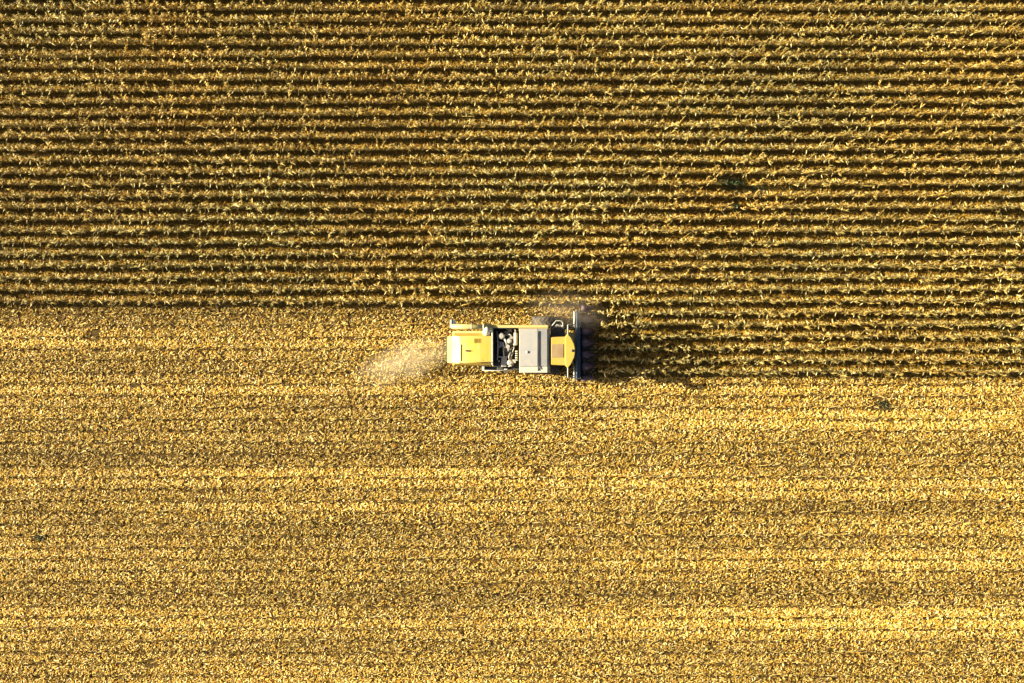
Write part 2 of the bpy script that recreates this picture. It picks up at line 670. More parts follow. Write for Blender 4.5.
# cut half
n = 1050000
x = rng.uniform(-41, 41, n)
y = rng.uniform(-30, row_y(2.6), n)
pas = ((y - row_y(2.5)) / (6 * PITCH)) % 1.0                     # position within a six row pass
swath = np.exp(-((pas - 0.5) / 0.22) ** 2)
band = F_band(x, y)
dens = 0.62 + 0.20 * swath + 0.40 * (band - 0.5) + 0.25 * (F_small(x, y) - 0.5)
rowd = np.abs((((y - ROW0) / PITCH + 0.62) % 1.0) - 0.5)
dens *= np.where(rowd < 0.13, np.clip(0.75 - 1.2 * F_line(x, y), 0.03, 1.0), 1.0)  # litter thinned just below each row, drawing in its dark shadow line
keep = in_cut(x, y) & (rng.random(n) < np.clip(dens, 0.2, 1.0))
for a, b, r in ((882, 405, 0.55), (40, 538, 0.45), (540, 472, 0.4), (150, 662, 0.4), (95, 335, 0.4)):
    keep &= ((x - wx(a)) / 1.7) ** 2 + (y - wy(b)) ** 2 > (r * rng.uniform(0.3, 1.2, n)) ** 2
x, y, swath, band = x[keep], y[keep], swath[keep], band[keep]
n = len(x)
col = pick_cols(n, (0.36, 0.31, 0.11, 0.07, 0.07, 0.03, 0.05), (0.78, 1.12))
pn = np.floor((y - row_y(2.5)) / (6 * PITCH)).astype(int)
pw = np.array((0.10, 0.34, 0.16, 0.38, 0.08, 0.30, 0.22, 0.34))[pn % 8]
br = (1.20 + pw * (swath * 1.3 - 0.35) + 0.16 * (pn == -1) + 0.72 * (band - 0.45) + 0.20 * (F_patch(x * 1.4, y * 1.6) - 0.5) + 0.002 * x).astype(np.float32)
col = np.clip(col * br[:, None], 0.01, 0.9)
me = litter_mesh('crop_litter', x, y, rng.uniform(0.05, 0.21, n), rng.uniform(0.010, 0.033, n), rng.uniform(0.015, 0.115, n),
                 rng.normal(0, 0.27, n), np.where(rng.random(n) < 0.4, rng.normal(0.7, 0.5, n), rng.uniform(0, PI, n)), col, 0.2)
tag(link_mesh('crop_litter', me, M['litter']), 'pale husks and shredded leaf strewn over the cut half of the field', 'litter', kind='stuff')

# floor of the uncut half
n = 520000
x = rng.uniform(-41, 41, n)
y = rng.uniform(row_y(-3.4), 30, n)
mid = (((y - ROW0) / PITCH) % 1.0) - 0.42 + 0.2 * (F_small(x + 50, y) - 0.5)
keep = ~in_cut(x, y) & (rng.random(n) < 0.03 + 0.97 * np.exp(-(mid / 0.17) ** 2) * (0.55 + 0.7 * F_small(x, y)))  # leaves thinned along the rows to deepen their shade bands
for a, b, r in WEEDS:
    keep &= (x - wx(a)) ** 2 + (y - wy(b)) ** 2 > r * r
x, y = x[keep], y[keep]
n = len(x)
col = pick_cols(n, (0.60, 0.10, 0.01, 0.08, 0.19, 0.02, 0.0), (0.60, 1.0))
me = litter_mesh('fallen_leaves', x, y, rng.uniform(0.12, 0.36, n), rng.uniform(0.015, 0.045, n), rng.uniform(0.012, 0.04, n),
                 rng.normal(0, 0.07, n), rng.uniform(0, PI, n), col, 0.15)
tag(link_mesh('fallen_leaves', me, M['litter']), 'fallen golden corn leaves on the floor between the standing rows', 'fallen leaves', kind='stuff')

# stubble rows
sx, sy = [], []
for k in range(2, -42, -1):
    x1 = wx(590) if k >= -3 else 41.0
    n = int((x1 + 41.0) / 0.172)
    xs = np.linspace(-41, x1, n) + rng.normal(0, 0.025, n)
    kp = rng.random(n) > 0.07
    xs = xs[kp]
    sx.append(xs)
    sy.append(row_y(k) + (F_row(xs, np.full(len(xs), row_y(k))) - 0.5) * 0.10 + rng.normal(0, 0.02, len(xs)))
sx, sy = np.concatenate(sx), np.concatenate(sy)
n = len(sx)
hh = rng.uniform(0.18, 0.48, n)
lx = rng.normal(0.15, 0.12, n) * hh / 0.3
ly = rng.normal(0.10, 0.08, n)
V = np.empty((n, 12, 3), dtype=np.float32)
for i, f in enumerate((0.0, 0.55, 1.0)):
    r = 0.016 - 0.002 * i
    for k in range(4):
        V[:, 4 * i + k, 0] = sx + lx * f + math.cos(k * PI / 2) * r
        V[:, 4 * i + k, 1] = sy + ly * f + math.sin(k * PI / 2) * r
        V[:, 4 * i + k, 2] = hh * f
q = [(4 * i + k, 4 * i + (k + 1) % 4, 4 * i + 4 + (k + 1) % 4, 4 * i + 4 + k) for i in range(2) for k in range(4)] + [(8, 9, 10, 11)]
Q = (np.array(q, dtype=np.int32)[None] + (np.arange(n) * 12)[:, None, None]).reshape(-1, 4)
C = np.repeat(pick_cols(n, (0.25, 0.5, 0.15, 0.05, 0.05, 0.0, 0.0)), 12, axis=0)
st = link_mesh('stubble', np_mesh('stubble', V.reshape(-1, 3), Q, C), M['litter'])
tag(st, 'short slanting cut stalks in rows over the harvested field', 'stubble', kind='stuff')


# ------------------------------------------------------------------ weeds
def weed(px, py, rad, nleaf, seed, label):
    rs = np.random.default_rng(seed)
    V, Q, C = [], [], []
    for i in range(nleaf):
        a = rs.uniform(0, 2 * PI)
        rr = rad * math.sqrt(rs.random())
        lob = i % 4
        bx = rr * math.cos(a) * 0.9 + rad * (0.0, 0.85, -0.8, 0.5)[lob]
        by = rr * math.sin(a) * 0.6 + rad * (0.0, -0.25, 0.3, 0.45)[lob]
        if rs.random() < 0.12:
            bx, by = bx * 1.3, by * 1.5
        az = rs.uniform(0, 2 * PI)
        e = rs.uniform(0.1, 1.2)
        L = rs.uniform(0.10, 0.26)
        z0 = rs.uniform(0.02, 0.30) * (1.1 - rr / rad) * 0.8
        p0 = np.array((bx, by, z0))
        dv = np.array((math.cos(az) * math.cos(e), math.sin(az) * math.cos(e), math.sin(e)))
        side = np.array((-math.sin(az), math.cos(az), rs.normal(0, .3)))
        col = np.array((0.030, 0.046, 0.012)) * rs.uniform(0.6, 1.6) if rs.random() < 0.65 else np.array((0.10, 0.075, 0.02))
        o = len(V)
        u_ = np.array((-by, bx, 0)) / (math.hypot(bx, by) + 1e-6)
        sv, sq, s_c = ribbon([np.array((0, 0, 0.03)), p0 * np.array((0.5, 0.5, 0.4)) + np.array((0, 0, 0.03)), p0], [0.006, 0.005, 0.003], u_, [col * 1.1] * 3)
        V.extend(sv); Q.extend([tuple(k + o for k in f) for f in sq]); C.extend(s_c)
        o = len(V)
        v, q, c = ribbon([p0, p0 + dv * L * .5, p0 + dv * L - np.array((0, 0, L * .25))], [0.012, rs.uniform(.03, .055), 0.006], side, [col] * 3)
        V.extend(v); Q.extend([tuple(k + o for k in f) for f in q]); C.extend(c)
    V = np.array(V)
    V[:, 2] = np.maximum(V[:, 2], 0.004)
    o = link_mesh('weed_patch', np_mesh('weed_patch', V, np.array(Q), np.array(C)), M['weed'], loc=(wx(px), wy(py), 0))
    return tag(o, label, 'weeds')


weed(731, 184, 0.50, 200, 1, 'dark green weeds filling the biggest gap among the standing corn rows')
weed(757, 191, 0.32, 90, 2, 'thin weeds at the right end of the gap in the corn')
weed(733, 206, 0.28, 80, 3, 'small weed clump in the row just below the big weedy gap')
weed(882, 405, 0.26, 55, 4, 'small dark weed clump alone on the stubble below the uncut strip')
weed(40, 538, 0.24, 45, 5, 'small dark weed clump alone in the stubble far to the left of the combine')

# ------------------------------------------------------------------ combine harvester
OX, OY = wx(520), wy(345.2)
comb = bpy.data.objects.new('combine_harvester', None)
COL.objects.link(comb)
comb.location = (OX, OY, 0)
tag(comb, 'yellow combine harvester with silver tank cover and dark corn header, cutting the standing rows', 'combine harvester')


def lx_(px, z):
    return wx(px, z) - OX


def ly_(py, z):
    return wy(py, z) - OY


def X(px, z=3.3):
    return lx_(px, z)


def Y(py, z=3.3):
    return ly_(py, z)


# lower body
b = MB()
b.profile_y([(X(452), 1.15), (X(549), 0.95), (X(549), 2.6), (X(492), 2.6), (X(452), 2.4)], Y(364.5), Y(331), 0.04)
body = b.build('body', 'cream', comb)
# rear hood: slopes down to the tail, catches the low sun
b = MB()
zt = 3.25
b.profile_y([(X(447.5, 2.2), 1.5), (X(461) - 0.02, 1.5), (X(461) - 0.02, zt - 0.12), (X(458), zt - 0.22), (X(455), zt - 0.35), (X(451.5, 2.9), 2.70), (X(447.5, 2.2), 2.15)], Y(363.3), Y(336), 0.05)
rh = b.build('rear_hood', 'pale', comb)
b = MB()
b.box(X(447.2, 2), X(449.2, 2), Y(335, 2), Y(332.5, 2), 1.95, 2.2, 0.02)
b.build('tail_light', 'lamp_red', rh)
b = MB()
b.box(X(448.0, 2), X(450.5, 2), Y(364.4, 2), Y(362, 2), 1.95, 2.2, 0.02)
b.build('tail_light', 'lamp_red', rh)
b = MB()
b.box(X(446.3, 1.3), X(450, 1.3), Y(362, 1.3), Y(337, 1.3), 0.9, 1.45, 0.03)
for k in range(9):
    yy = Y(361 - 2.9 * k, 1)
    b.box(X(443.8, 1), X(447, 1), yy - 0.012, yy + 0.012, 0.95, 1.3, 0.0)
b.build('straw_chopper', 'dark', comb)
# engine hood, slightly crowned, with a folded upper edge
b = MB()
zt = 3.30
b.profile_y([(X(461) + 0.01, 2.3), (X(491.0), 2.3), (X(491.0), zt + 0.03), (X(486), zt + 0.03), (X(480), zt + 0.015), (X(474), zt - 0.02), (X(467), zt - 0.085), (X(461) + 0.01, zt - 0.17)], Y(363.2), Y(336), 0.02)
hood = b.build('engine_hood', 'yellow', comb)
b = MB()
b.hull8([(X(452), Y(336) + 0.005, 2.3), (X(490.5), Y(336) + 0.005, 2.3), (X(490.5), Y(333), 2.3), (X(452), Y(333), 2.3),
         (X(454), Y(336) + 0.005, 3.16), (X(490.5), Y(336) + 0.005, 3.22), (X(490.5), Y(333.4), 3.0), (X(454), Y(333.4), 2.94)], 0.02)
b.build('side_panel', 'yellow', comb)
b = MB()
b.hull8([(X(452), Y(366.0, 2.8), 2.3), (X(490.5), Y(366.0, 2.8), 2.3), (X(490.5), Y(363.2) - 0.006, 2.3), (X(452), Y(363.2) - 0.006, 2.3),
         (X(454), Y(365.0), 2.94), (X(490.5), Y(365.0), 3.0), (X(490.5), Y(363.2) - 0.006, 3.2), (X(454), Y(363.2) - 0.006, 3.14)], 0.02)
b.build('side_panel', 'yellow', comb)
b = MB()   # dark seam and latch
b.box(X(461.2), X(461.8), Y(361), Y(344.5), zt - 0.25, zt - 0.145, 0.0)
b.build('hood_seam', 'dark', hood)
b = MB()
b.box(X(465.2), X(468.4), Y(351.6), Y(350.0), zt - 0.2, zt + 0.03, 0.02)
b.tube([(X(468), Y(350.8), zt), (X(471), Y(350.8), zt)], 0.018, 8)
b.build('hood_latch', 'dark', hood)
b = MB()
b.box(X(482), X(489), Y(360.4), Y(359.8), zt, zt + 0.026, 0.005)
b.build('vent', 'dark', hood)
b = MB()
for k in range(5):
    b.box(X(474 + 1.5 * k), X(474.5 + 1.5 * k), Y(343), Y(338.5), zt - .03, zt + 0.034, 0.0)
b.build('louvre', 'yellow', hood)
b = MB()
b.tube([(X(463), Y(362), zt - .14), (X(463), Y(362), zt + .12), (X(476), Y(362.2), zt + .2), (X(489), Y(362), zt + .2), (X(489), Y(362), zt)], 0.022, 6)
b.build('grab_rail', 'yellow', hood)
b = MB()
b.box(X(491.3), X(493), Y(364.8), Y(328), 2.3, 3.42, 0.02)
b.build('bulkhead', 'white', comb)

# engine bay
b = MB()
zb = 2.62
b.box(X(493) + 0.005, X(518.6), Y(367), Y(328.4), zb - 0.1, zb, 0.0)
b.box(X(493) + 0.005, X(518.6), Y(328.4), Y(327.4), zb - 0.1, 3.38, 0.0)
bay = b.build('engine_bay', 'bay', comb)
b = MB()   # block
b.box(X(504), X(512), Y(356), Y(338), zb, 2.95, 0.04)
b.box(X(505), X(509.5), Y(352), Y(341), 2.95, 3.08, 0.03)
for k in range(4):
    yy = Y(353 - 4 * k)
    b.box(X(510), X(511.6), yy - 0.09, yy + 0.09, 2.95, 3.10, 0.03)
b.build('engine_block', 'dark', bay)
b = MB()   # air filter
b.tube([(X(501.6), Y(336), zb), (X(501.6), Y(336), 3.22), (X(501.6), Y(336), 3.27)], [0.20, 0.20, 0.12], 18)
b.tube([(X(503.5), Y(337.5), 3.1), (X(506), Y(341), 3.12), (X(507), Y(344.5), 3.1)], 0.08, 10)
b.build('air_filter', 'grey', bay)
b = MB()
b.tube([(X(509.5), Y(341), zb), (X(509.5), Y(341), 3.20), (X(509.5), Y(341), 3.24)], [0.15, 0.15, 0.08], 16)
b.tube([(X(507.8), Y(346.5), 2.9), (X(507.8), Y(346.5), 3.20)], [0.14, 0.12], 14)
b.tube([(X(505.5), Y(334), 3.0), (X(510), Y(334.5), 3.1), (X(512.5), Y(337), 3.1)], 0.045, 8)
b.build('turbocharger', 'grey', bay)
b = MB()   # muffler with tail pipe
b.tube([(X(515.6), Y(345.5), 3.12), (X(515.6), Y(344.8), 3.12), (X(515.6), Y(333), 3.12), (X(515.6), Y(332.3), 3.12)], [0.06, 0.115, 0.115, 0.06], 14)
b.tube([(X(515.6), Y(332.3), 3.12), (X(515.3), Y(330.5), 3.15), (X(515.0), Y(330.2), 3.45)], 0.045, 10)
b.build('muffler', 'grey', bay)
b = MB()
for k in range(5):
    b.tube([(X(516.6), Y(350.6 + 2.2 * k), 3.02), (X(516.6), Y(352.0 + 2.2 * k), 3.02)], 0.085, 12)
b.build('intercooler', 'grey', bay)
b = MB()   # tanks
b.box(X(501.2), X(506.8), Y(367), Y(356.5), zb, 3.02, 0.06)
b.tube([(X(503.2), Y(361), 3.0), (X(503.2), Y(361), 3.07)], 0.07, 10)
b.build('oil_tank', 'grey', bay)
b = MB()
b.tube([(X(510), Y(362.8), zb), (X(510), Y(362.8), 3.10), (X(510), Y(362.8), 3.16)], [0.19, 0.19, 0.10], 16)
b.build('coolant_tank', 'grey', bay)
b = MB()   # hoses
hp = [((503, 342), (504, 347), (503.4, 352), (504, 357)), ((510, 353), (508.6, 357), (509.3, 360)), ((507, 340), (509, 338), (513, 340), (514, 348), (512, 354)),
      ((497, 331), (498, 344), (497.4, 360)), ((506, 347), (510, 349), (513, 347))]
for pth in hp:
    b.tube([(X(q[0]), Y(q[1]), 3.06 + 0.06 * math.sin(3 * i)) for i, q in enumerate(pth)], 0.032, 8)
b.build('hose', 'grey', bay)
b = MB()   # small fittings on the engine
rf = random.Random(5)
for i in range(46):
    qx, qy = rf.uniform(499, 517), rf.uniform(330, 366)
    if 513.5 < qx < 517.2 and 332 < qy < 361:
        continue
    a, c, hgt = rf.uniform(.03, .13), rf.uniform(.03, .11), rf.uniform(.1, .5)
    b.box(X(qx) - a, X(qx) + a, Y(qy) - c, Y(qy) + c, zb + .003, zb + hgt, 0.012)
    if i % 3 == 0:
        b.tube([(X(qx), Y(qy), zb + hgt), (X(qx + rf.uniform(-3, 3)), Y(qy + rf.uniform(-3, 3)), zb + hgt + .08), (X(qx + rf.uniform(-6, 4)), Y(qy + rf.uniform(-5, 5)), zb + .3)], 0.025, 6)
b.build('engine_fitting', 'grey', bay)
b = MB()   # service deck and rail on the right flank
b.box(X(481, 2), X(519, 2), Y(370.5, 2), Y(366.2, 2), 2.0, 2.06, 0.01)
b.box(X(497, 2), X(503, 2), Y(371, 2), Y(367, 2), 2.06, 2.3, 0.03)
deck = b.build('service_deck', 'dark', comb)
b = MB()
b.tube([(X(483, 3), Y(370.4, 3), 2.06), (X(483, 3), Y(370.4, 3), 2.95), (X(500, 3), Y(370.6, 3), 2.98), (X(518, 3), Y(369.4, 3), 2.95)], 0.028, 8)
for q in (492, 501, 510):
    b.tube([(X(q, 3), Y(370.5, 3), 2.06), (X(q, 3), Y(370.5, 3), 2.96)], 0.022, 8)
b.build('railing', 'grey', deck)
b = MB()
b.box(X(482, 2.4), X(484.6, 2.4), Y(370.5, 2.4), Y(364.6, 2.4), 2.06, 2.45, 0.03)
b.build('filler_box', 'white', deck)
b = MB()
b.box(X(504, 2.4), X(507.5, 2.4), Y(372.6, 2.4), Y(368.6, 2.4), 2.06, 2.42, 0.03)
b.build('filler_box', 'white', deck)

# grain tank and its cover
b = MB()
b.box(X(519.4), X(548.6), Y(366.5), Y(328.2), 1.2, 3.42, 0.03)
tank = b.build('grain_tank', 'cream', comb)
zt = 3.62
b = MB()
b.hull8([(X(519.3), Y(366.2), 3.43), (X(537.6), Y(366.2), 3.43), (X(537.6), Y(328.6), 3.43), (X(519.3), Y(328.6), 3.43),
         (X(519.6), Y(366.2), zt - .01), (X(537.6), Y(366.2), zt + .02), (X(537.6), Y(328.9), zt + .02), (X(519.6), Y(328.9), zt - .01)], 0.015)
b.hull8([(X(538.3), Y(366.2), 3.43), (X(547.8), Y(366.2), 3.43), (X(547.8), Y(328.6), 3.43), (X(538.3), Y(328.6), 3.43),
         (X(538.3), Y(366.2), zt + .01), (X(547.2), Y(366.2), zt - .03), (X(547.2), Y(328.9), zt - .03), (X(538.3), Y(328.9), zt + .01)], 0.015)
cover = b.build('tank_cover', 'silver', tank)
b = MB()
b.hull8([(X(519.3), Y(372.8), 3.36), (X(547.8), Y(372.8), 3.36), (X(547.8), Y(366.4), 3.36), (X(519.3), Y(366.4), 3.36),
         (X(519.6), Y(372.6), 3.54), (X(547.4), Y(372.6), 3.54), (X(547.4), Y(366.5), zt - .02), (X(519.6), Y(366.5), zt - .02)], 0.02)
b.build('side_flap', 'white', tank)
b = MB()
b.box(X(537.7), X(538.2), Y(371.0), Y(330), 3.45, zt - 0.05, 0.0)
b.box(X(537.6), X(538.3), Y(370.5), Y(366.6), 3.5, zt + 0.005, 0.0)
b.box(X(538.2) + .004, X(538.2) + 0.05, Y(369), Y(331), zt + 0.012, zt + 0.045, 0.0)
b.build('cover_seam', 'dark', tank)
b = MB()
b.tube([(X(527), Y(352), zt), (X(527), Y(352), zt + 0.05), (X(527), Y(352), zt + 0.07)], [0.085, 0.08, 0.04], 12)
b.build('filler_cap', 'white', tank)
b = MB()
b.hull8([(X(548.8), Y(372.3), 2.4), (X(550.4, 3), Y(372.3), 2.4), (X(550.4, 3), Y(328.4), 2.4), (X(548.8), Y(328.4), 2.4),
         (X(547.9), Y(372.3), 3.52), (X(549.4), Y(372.3), 3.42), (X(549.4), Y(328.4), 3.42), (X(547.9), Y(328.4), 3.52)], 0.01)
b.build('front_sheet', 'silver', tank)
# upper left edge of the body
b = MB()
b.box(X(491.5), X(548.6), Y(328.0), Y(325.0), 2.4, 3.40, 0.06)
b.build('side_panel', 'cream', comb)

# unloading auger folded back along the left flank
b = MB()
za = 3.35
b.tube([(X(451.5, za), Y(326.6, za), za), (X(452, za), Y(326.6, za), za), (X(492, za), Y(326.8, za), za + 0.02)], [0.10, 0.155, 0.165], 18)
aug = b.build('unloading_auger', 'cream', comb)
b = MB()
b.tube([(X(486.5, za), Y(333, za), 2.2), (X(486.5, za), Y(333, za), 2.9), (X(486.5, za), Y(332.0, za), 3.2), (X(487, za), Y(329.5, za), 3.38), (X(488, za), Y(327.5, za), 3.38)], [0.24, 0.24, 0.25, 0.23, 0.2], 18)
b.build('elbow', 'white', aug)
b = MB()
b.tube([(X(471, za), Y(326.6, za), za), (X(471.8, za), Y(326.6, za), za)], 0.185, 18)
b.build('clamp_ring', 'white', aug)
b = MB()
b.tube([(X(483, za), Y(326.7, za), za), (X(484, za), Y(326.7, za), za)], 0.19, 18)
b.build('clamp_ring', 'white', aug)
b = MB()
b.box(X(450.8, za), X(455.2, za), Y(324.4, za), Y(319.9, za), za - 0.35, za + 0.04, 0.03)
b.build('spout', 'navy', aug)
b = MB()
b.box(X(450.0, za), X(452.0, za), Y(328, za), Y(319.6, za), za - 0.2, za + 0.07, 0.03)
b.build('spout_flange', 'white', aug)

# cab
b = MB()
zr = 3.5
b.box(X(552, 3), X(570, 3), Y(365, 3), Y(337, 3), 1.55, 1.95, 0.05)
b.box(X(552, 3), X(555, 3), Y(365, 3), Y(337, 3), 1.95, 3.3, 0.03)
for yy in (364.2, 337.8):
    b.box(X(569, 3), X(570.4, 3), Y(yy, 3) - .04, Y(yy, 3) + .04, 1.95, 3.3, 0.01)
cab = b.build('cab', 'dark', comb)
b = MB()
b.hull8([(X(570.5, 2), Y(363.5, 2), 1.9), (X(571.5, 2), Y(363.5, 2), 1.9), (X(571.5, 2), Y(338.5, 2), 1.9), (X(570.5, 2), Y(338.5, 2), 1.9),
         (X(570.6, 3), Y(363.5, 3), 3.3), (X(571.1, 3), Y(363.5, 3), 3.3), (X(571.1, 3), Y(338.5, 3), 3.3), (X(570.6, 3), Y(338.5, 3), 3.3)], 0.0)
b.build('windscreen', 'glass', cab)
for yy in (364.6, 337.4):
    b = MB()
    b.box(X(555.4, 3), X(568.7, 3), Y(yy, 3) - .012, Y(yy, 3) + .012, 1.98, 3.28, 0.0)
    b.build('side_window', 'glass', cab)
b = MB()
b.prism([(X(550.6), Y(365.0)), (X(566.2), Y(365.6)), (X(566.2), Y(336.4)), (X(550.6), Y(337.0))], 3.32, 3.50, 0.05, 0.02)
roof = b.build('cab_roof', 'yellow', cab)
b = MB()
b.prism([(X(565.0), Y(365.2)), (X(566.6), Y(367.4)), (X(568.0), Y(368.0)), (X(570.4), Y(364.6)), (X(574.0), Y(358.2)), (X(575.0), Y(353.5)), (X(575.0), Y(348.0)),
         (X(574.0), Y(343.6)), (X(570.4), Y(337.2)), (X(568.0), Y(333.6)), (X(566.6), Y(334.2)), (X(565.0), Y(336.8))], 3.30, 3.56, 0.035, 0.03)
b.build('roof_visor', 'yellow', roof)
b = MB()
b.box(X(551.6), X(563.4), Y(357.6), Y(344.2), 3.48, 3.522, 0.015)  # duller brown panel over the middle of the roof
b.build('dark_roof_panel', 'roof_brown', roof)
b = MB()
b.tube([(X(572), Y(350.6), 3.55), (X(572), Y(350.6), 3.66), (X(572), Y(350.6), 3.70)], [0.085, 0.08, 0.03], 12)
b.build('beacon', 'dark', roof)
for yy in (340, 362):
    b = MB()
    b.box(X(571.5), X(573.0), Y(yy) - 0.09, Y(yy) + 0.09, 3.36, 3.48, 0.02)
    b.build('work_light', 'white', roof)
for s_, y0, y1 in ((1, 334.5, 325.0), (-1, 367.5, 377.2)):
    b = MB()
    b.tube([(X(567.8), Y(y0), 3.38), (X(567.8), Y(y1), 3.36), (X(568.5), Y(y1 - 0.3 * s_), 3.3), (X(575.0), Y(y1 - 0.3 * s_), 3.25)], 0.035, 8)
    arm = b.build('mirror_arm', 'white', cab)
    b = MB()
    b.box(X(574.2, 3), X(575.6, 3), Y(y1 - (0.6 if s_ > 0 else -0.8), 3) - 0.20, Y(y1, 3) + 0.20, 2.75, 3.28, 0.03)
    b.build('mirror', 'dark', arm)

# platform, railing and ladder on the left of the cab
b = MB()
b.box(X(550.5, 2), X(565, 2), Y(336, 2), Y(327, 2), 1.72, 1.78, 0.01)
plat = b.build('platform', 'dark', comb)
b = MB()
zr_ = 2.75
b.tube([(X(551, zr_), Y(327, zr_), 1.78), (X(551, zr_), Y(327, zr_), zr_), (X(556, zr_), Y(320.8, zr_), zr_), (X(561, zr_), Y(320.6, zr_), zr_), (X(563, zr_), Y(323, zr_), zr_),
        (X(563, zr_), Y(328.5, zr_), zr_), (X(563, zr_), Y(329.5, zr_), 1.78)], 0.035, 8)
b.tube([(X(553, zr_), Y(328.5, zr_), 1.78), (X(553, zr_), Y(328.5, zr_), zr_ - .05), (X(557, zr_), Y(324.6, zr_), zr_ - .05), (X(560, zr_), Y(324.6, zr_), zr_ - .05), (X(560.5, zr_), Y(328.5, zr_), 1.78)], 0.03, 8)
b.build('railing', 'grey', plat)
b = MB()
for yy in (0.0, 0.42):
    b.tube([(X(556, 1.7) + yy, Y(326.6, 1.7), 1.75), (X(556, 1.7) + yy, Y(320, 1), 0.55)], 0.03, 8)
for k in range(5):
    f = (k + 0.5) / 5
    b.box(X(556, 1.7), X(556, 1.7) + .42, Y(326.6 - 6.6 * f, 1.4) - .06, Y(326.6 - 6.6 * f, 1.4) + .06, 1.75 - 1.2 * f - .015, 1.75 - 1.2 * f + .015, 0.0)
b.build('ladder', 'grey', plat)

# feeder house
b = MB()
b.hull8([(X(552, 1), Y(356, 1), 1.0), (X(578, 1), Y(357, 1), 0.35), (X(578, 1), Y(333, 1), 0.35), (X(552, 1), Y(334, 1), 1.0),
         (X(552, 1.5), Y(356, 1.5), 1.7), (X(578, 1), Y(357, 1), 1.05), (X(578, 1), Y(333, 1), 1.05), (X(552, 1.5), Y(334, 1.5), 1.7)], 0.03)
b.build('feeder_house', 'cream', comb)


# wheels
def wheel(px, ycen, rad, wid, side):
    xc = X(px, rad)
    b = MB()
    hw = wid / 2
    b.lathe_y((xc, ycen, rad), [(0.0, side * hw * .35), (rad * .16, side * hw * .35), (rad * .2, side * hw * .55), (rad * .45, side * hw * .45), (rad * .50, side * hw * .9),
                                (rad * .53, side * hw * .9), (rad * .53, -side * hw * .9), (rad * .48, -side * hw * .9), (rad * .45, 0), (0.0, 0)], 28)
    wl = b.build('wheel', 'cream', comb)
    b = MB()
    b.lathe_y((xc, ycen, rad), [(rad * .52, hw * .86), (rad * .62, hw * .98), (rad * .82, hw), (rad * .92, hw * .93), (rad * .955, hw * .7), (rad * .965, 0),
                                (rad * .955, -hw * .7), (rad * .92, -hw * .93), (rad * .82, -hw), (rad * .62, -hw * .98), (rad * .52, -hw * .86)], 40)
    nl = 22
    for k in range(nl):
        for sg in (-1, 1):
            a0 = 2 * PI * (k + (0.5 if sg > 0 else 0)) / nl
            pts = []
            for zz in (0.90, 1.0):
                for (f, da, wda) in ((0.04, 0.0, -0.055), (0.97, -0.26, -0.055), (0.97, -0.26, 0.055), (0.04, 0.0, 0.055)):
                    a = a0 + da + wda
                    rr = rad * (zz - (0.035 if f > 0.5 else 0))
                    pts.append((xc + rr * math.cos(a), ycen + sg * hw * f, rad + rr * math.sin(a)))
            b.hull8(pts, 0.0)
    b.build('tyre', 'rubber', wl)


wheel(546, Y(321.8, 1.2), 0.93, 0.68, 1)
wheel(546, Y(368.6, 1.2), 0.93, 0.68, -1)
wheel(470, Y(335.5, 0.8), 0.62, 0.46, 1)
wheel(470, Y(359.5, 0.8), 0.62, 0.46, -1)
b = MB()
b.tube([(X(546, .93), Y(364, 1), .93), (X(546, .93), Y(326, 1), .93)], 0.14, 12)
b.tube([(X(470, .62), Y(359, 1), .62), (X(470, .62), Y(336, 1), .62)], 0.10, 12)
b.box(X(466, 1), X(474, 1), -0.35, 0.35, 0.6, 1.25, 0.05)
b.box(X(540, 1), X(552, 1), -0.6, 0.6, 0.8, 1.3, 0.05)
b.build('axle', 'dark', comb)

# corn header
b = MB()
HY0, HY1 = Y(378.8, 1), Y(311.5, 1)
b.box(X(575.6, 1.2), X(580.2, 1.2), HY0, HY1, 0.45, 1.30, 0.05)
hd = b.build('corn_header', 'navy', comb)
b = MB()
b.tube([(X(577.0, 1.4), HY0 + 0.05, 1.36), (X(577.0, 1.4), HY1 - 0.05, 1.36)], 0.05, 10)
b.build('top_tube', 'navy', hd)
b = MB()
b.tube([(X(574.2, 1.4), Y(366, 1.4), 1.28), (X(574.2, 1.4), HY0, 1.28)], 0.055, 10)
b.tube([(X(574.4, 1.4), Y(327, 1.4), 1.28), (X(574.4, 1.4), HY1, 1.28)], 0.06, 10)
b.build('top_rail', 'white', hd)
b = MB()
pts = [(X(583.5, .8), HY0 + 0.12, 0.72), (X(583.5, .8), HY1 - 0.12, 0.72)]
b.tube(pts, 0.09, 12)
nfl = 90
Lh = HY1 - HY0 - 0.3
for k in range(nfl):   # screw flights
    a0, a1 = k * 2 * PI / 12, (k + 1) * 2 * PI / 12
    sg = 1 if k < nfl / 2 else -1
    y0, y1 = HY0 + 0.15 + Lh * k / nfl, HY0 + 0.15 + Lh * (k + 1) / nfl
    if sg < 0:
        a0, a1 = -a0, -a1
    c = [(math.cos(a) * r, math.sin(a) * r, yy) for a, yy in ((a0, y0), (a1, y1)) for r in (0.08, 0.22)]
    vs = [b.bm.verts.new((X(583.5, .8) + q[0], q[2], 0.72 + q[1])) for q in (c[0], c[1], c[3], c[2])]
    b.bm.faces.new(vs)
b.build('cross_auger', 'dark', hd)
b = MB()
b.box(X(580.4, .4), X(588, .4), HY0 + .06, HY1 - .06, 0.36, 0.44, 0.01)
b.build('header_floor', 'maroon', hd)
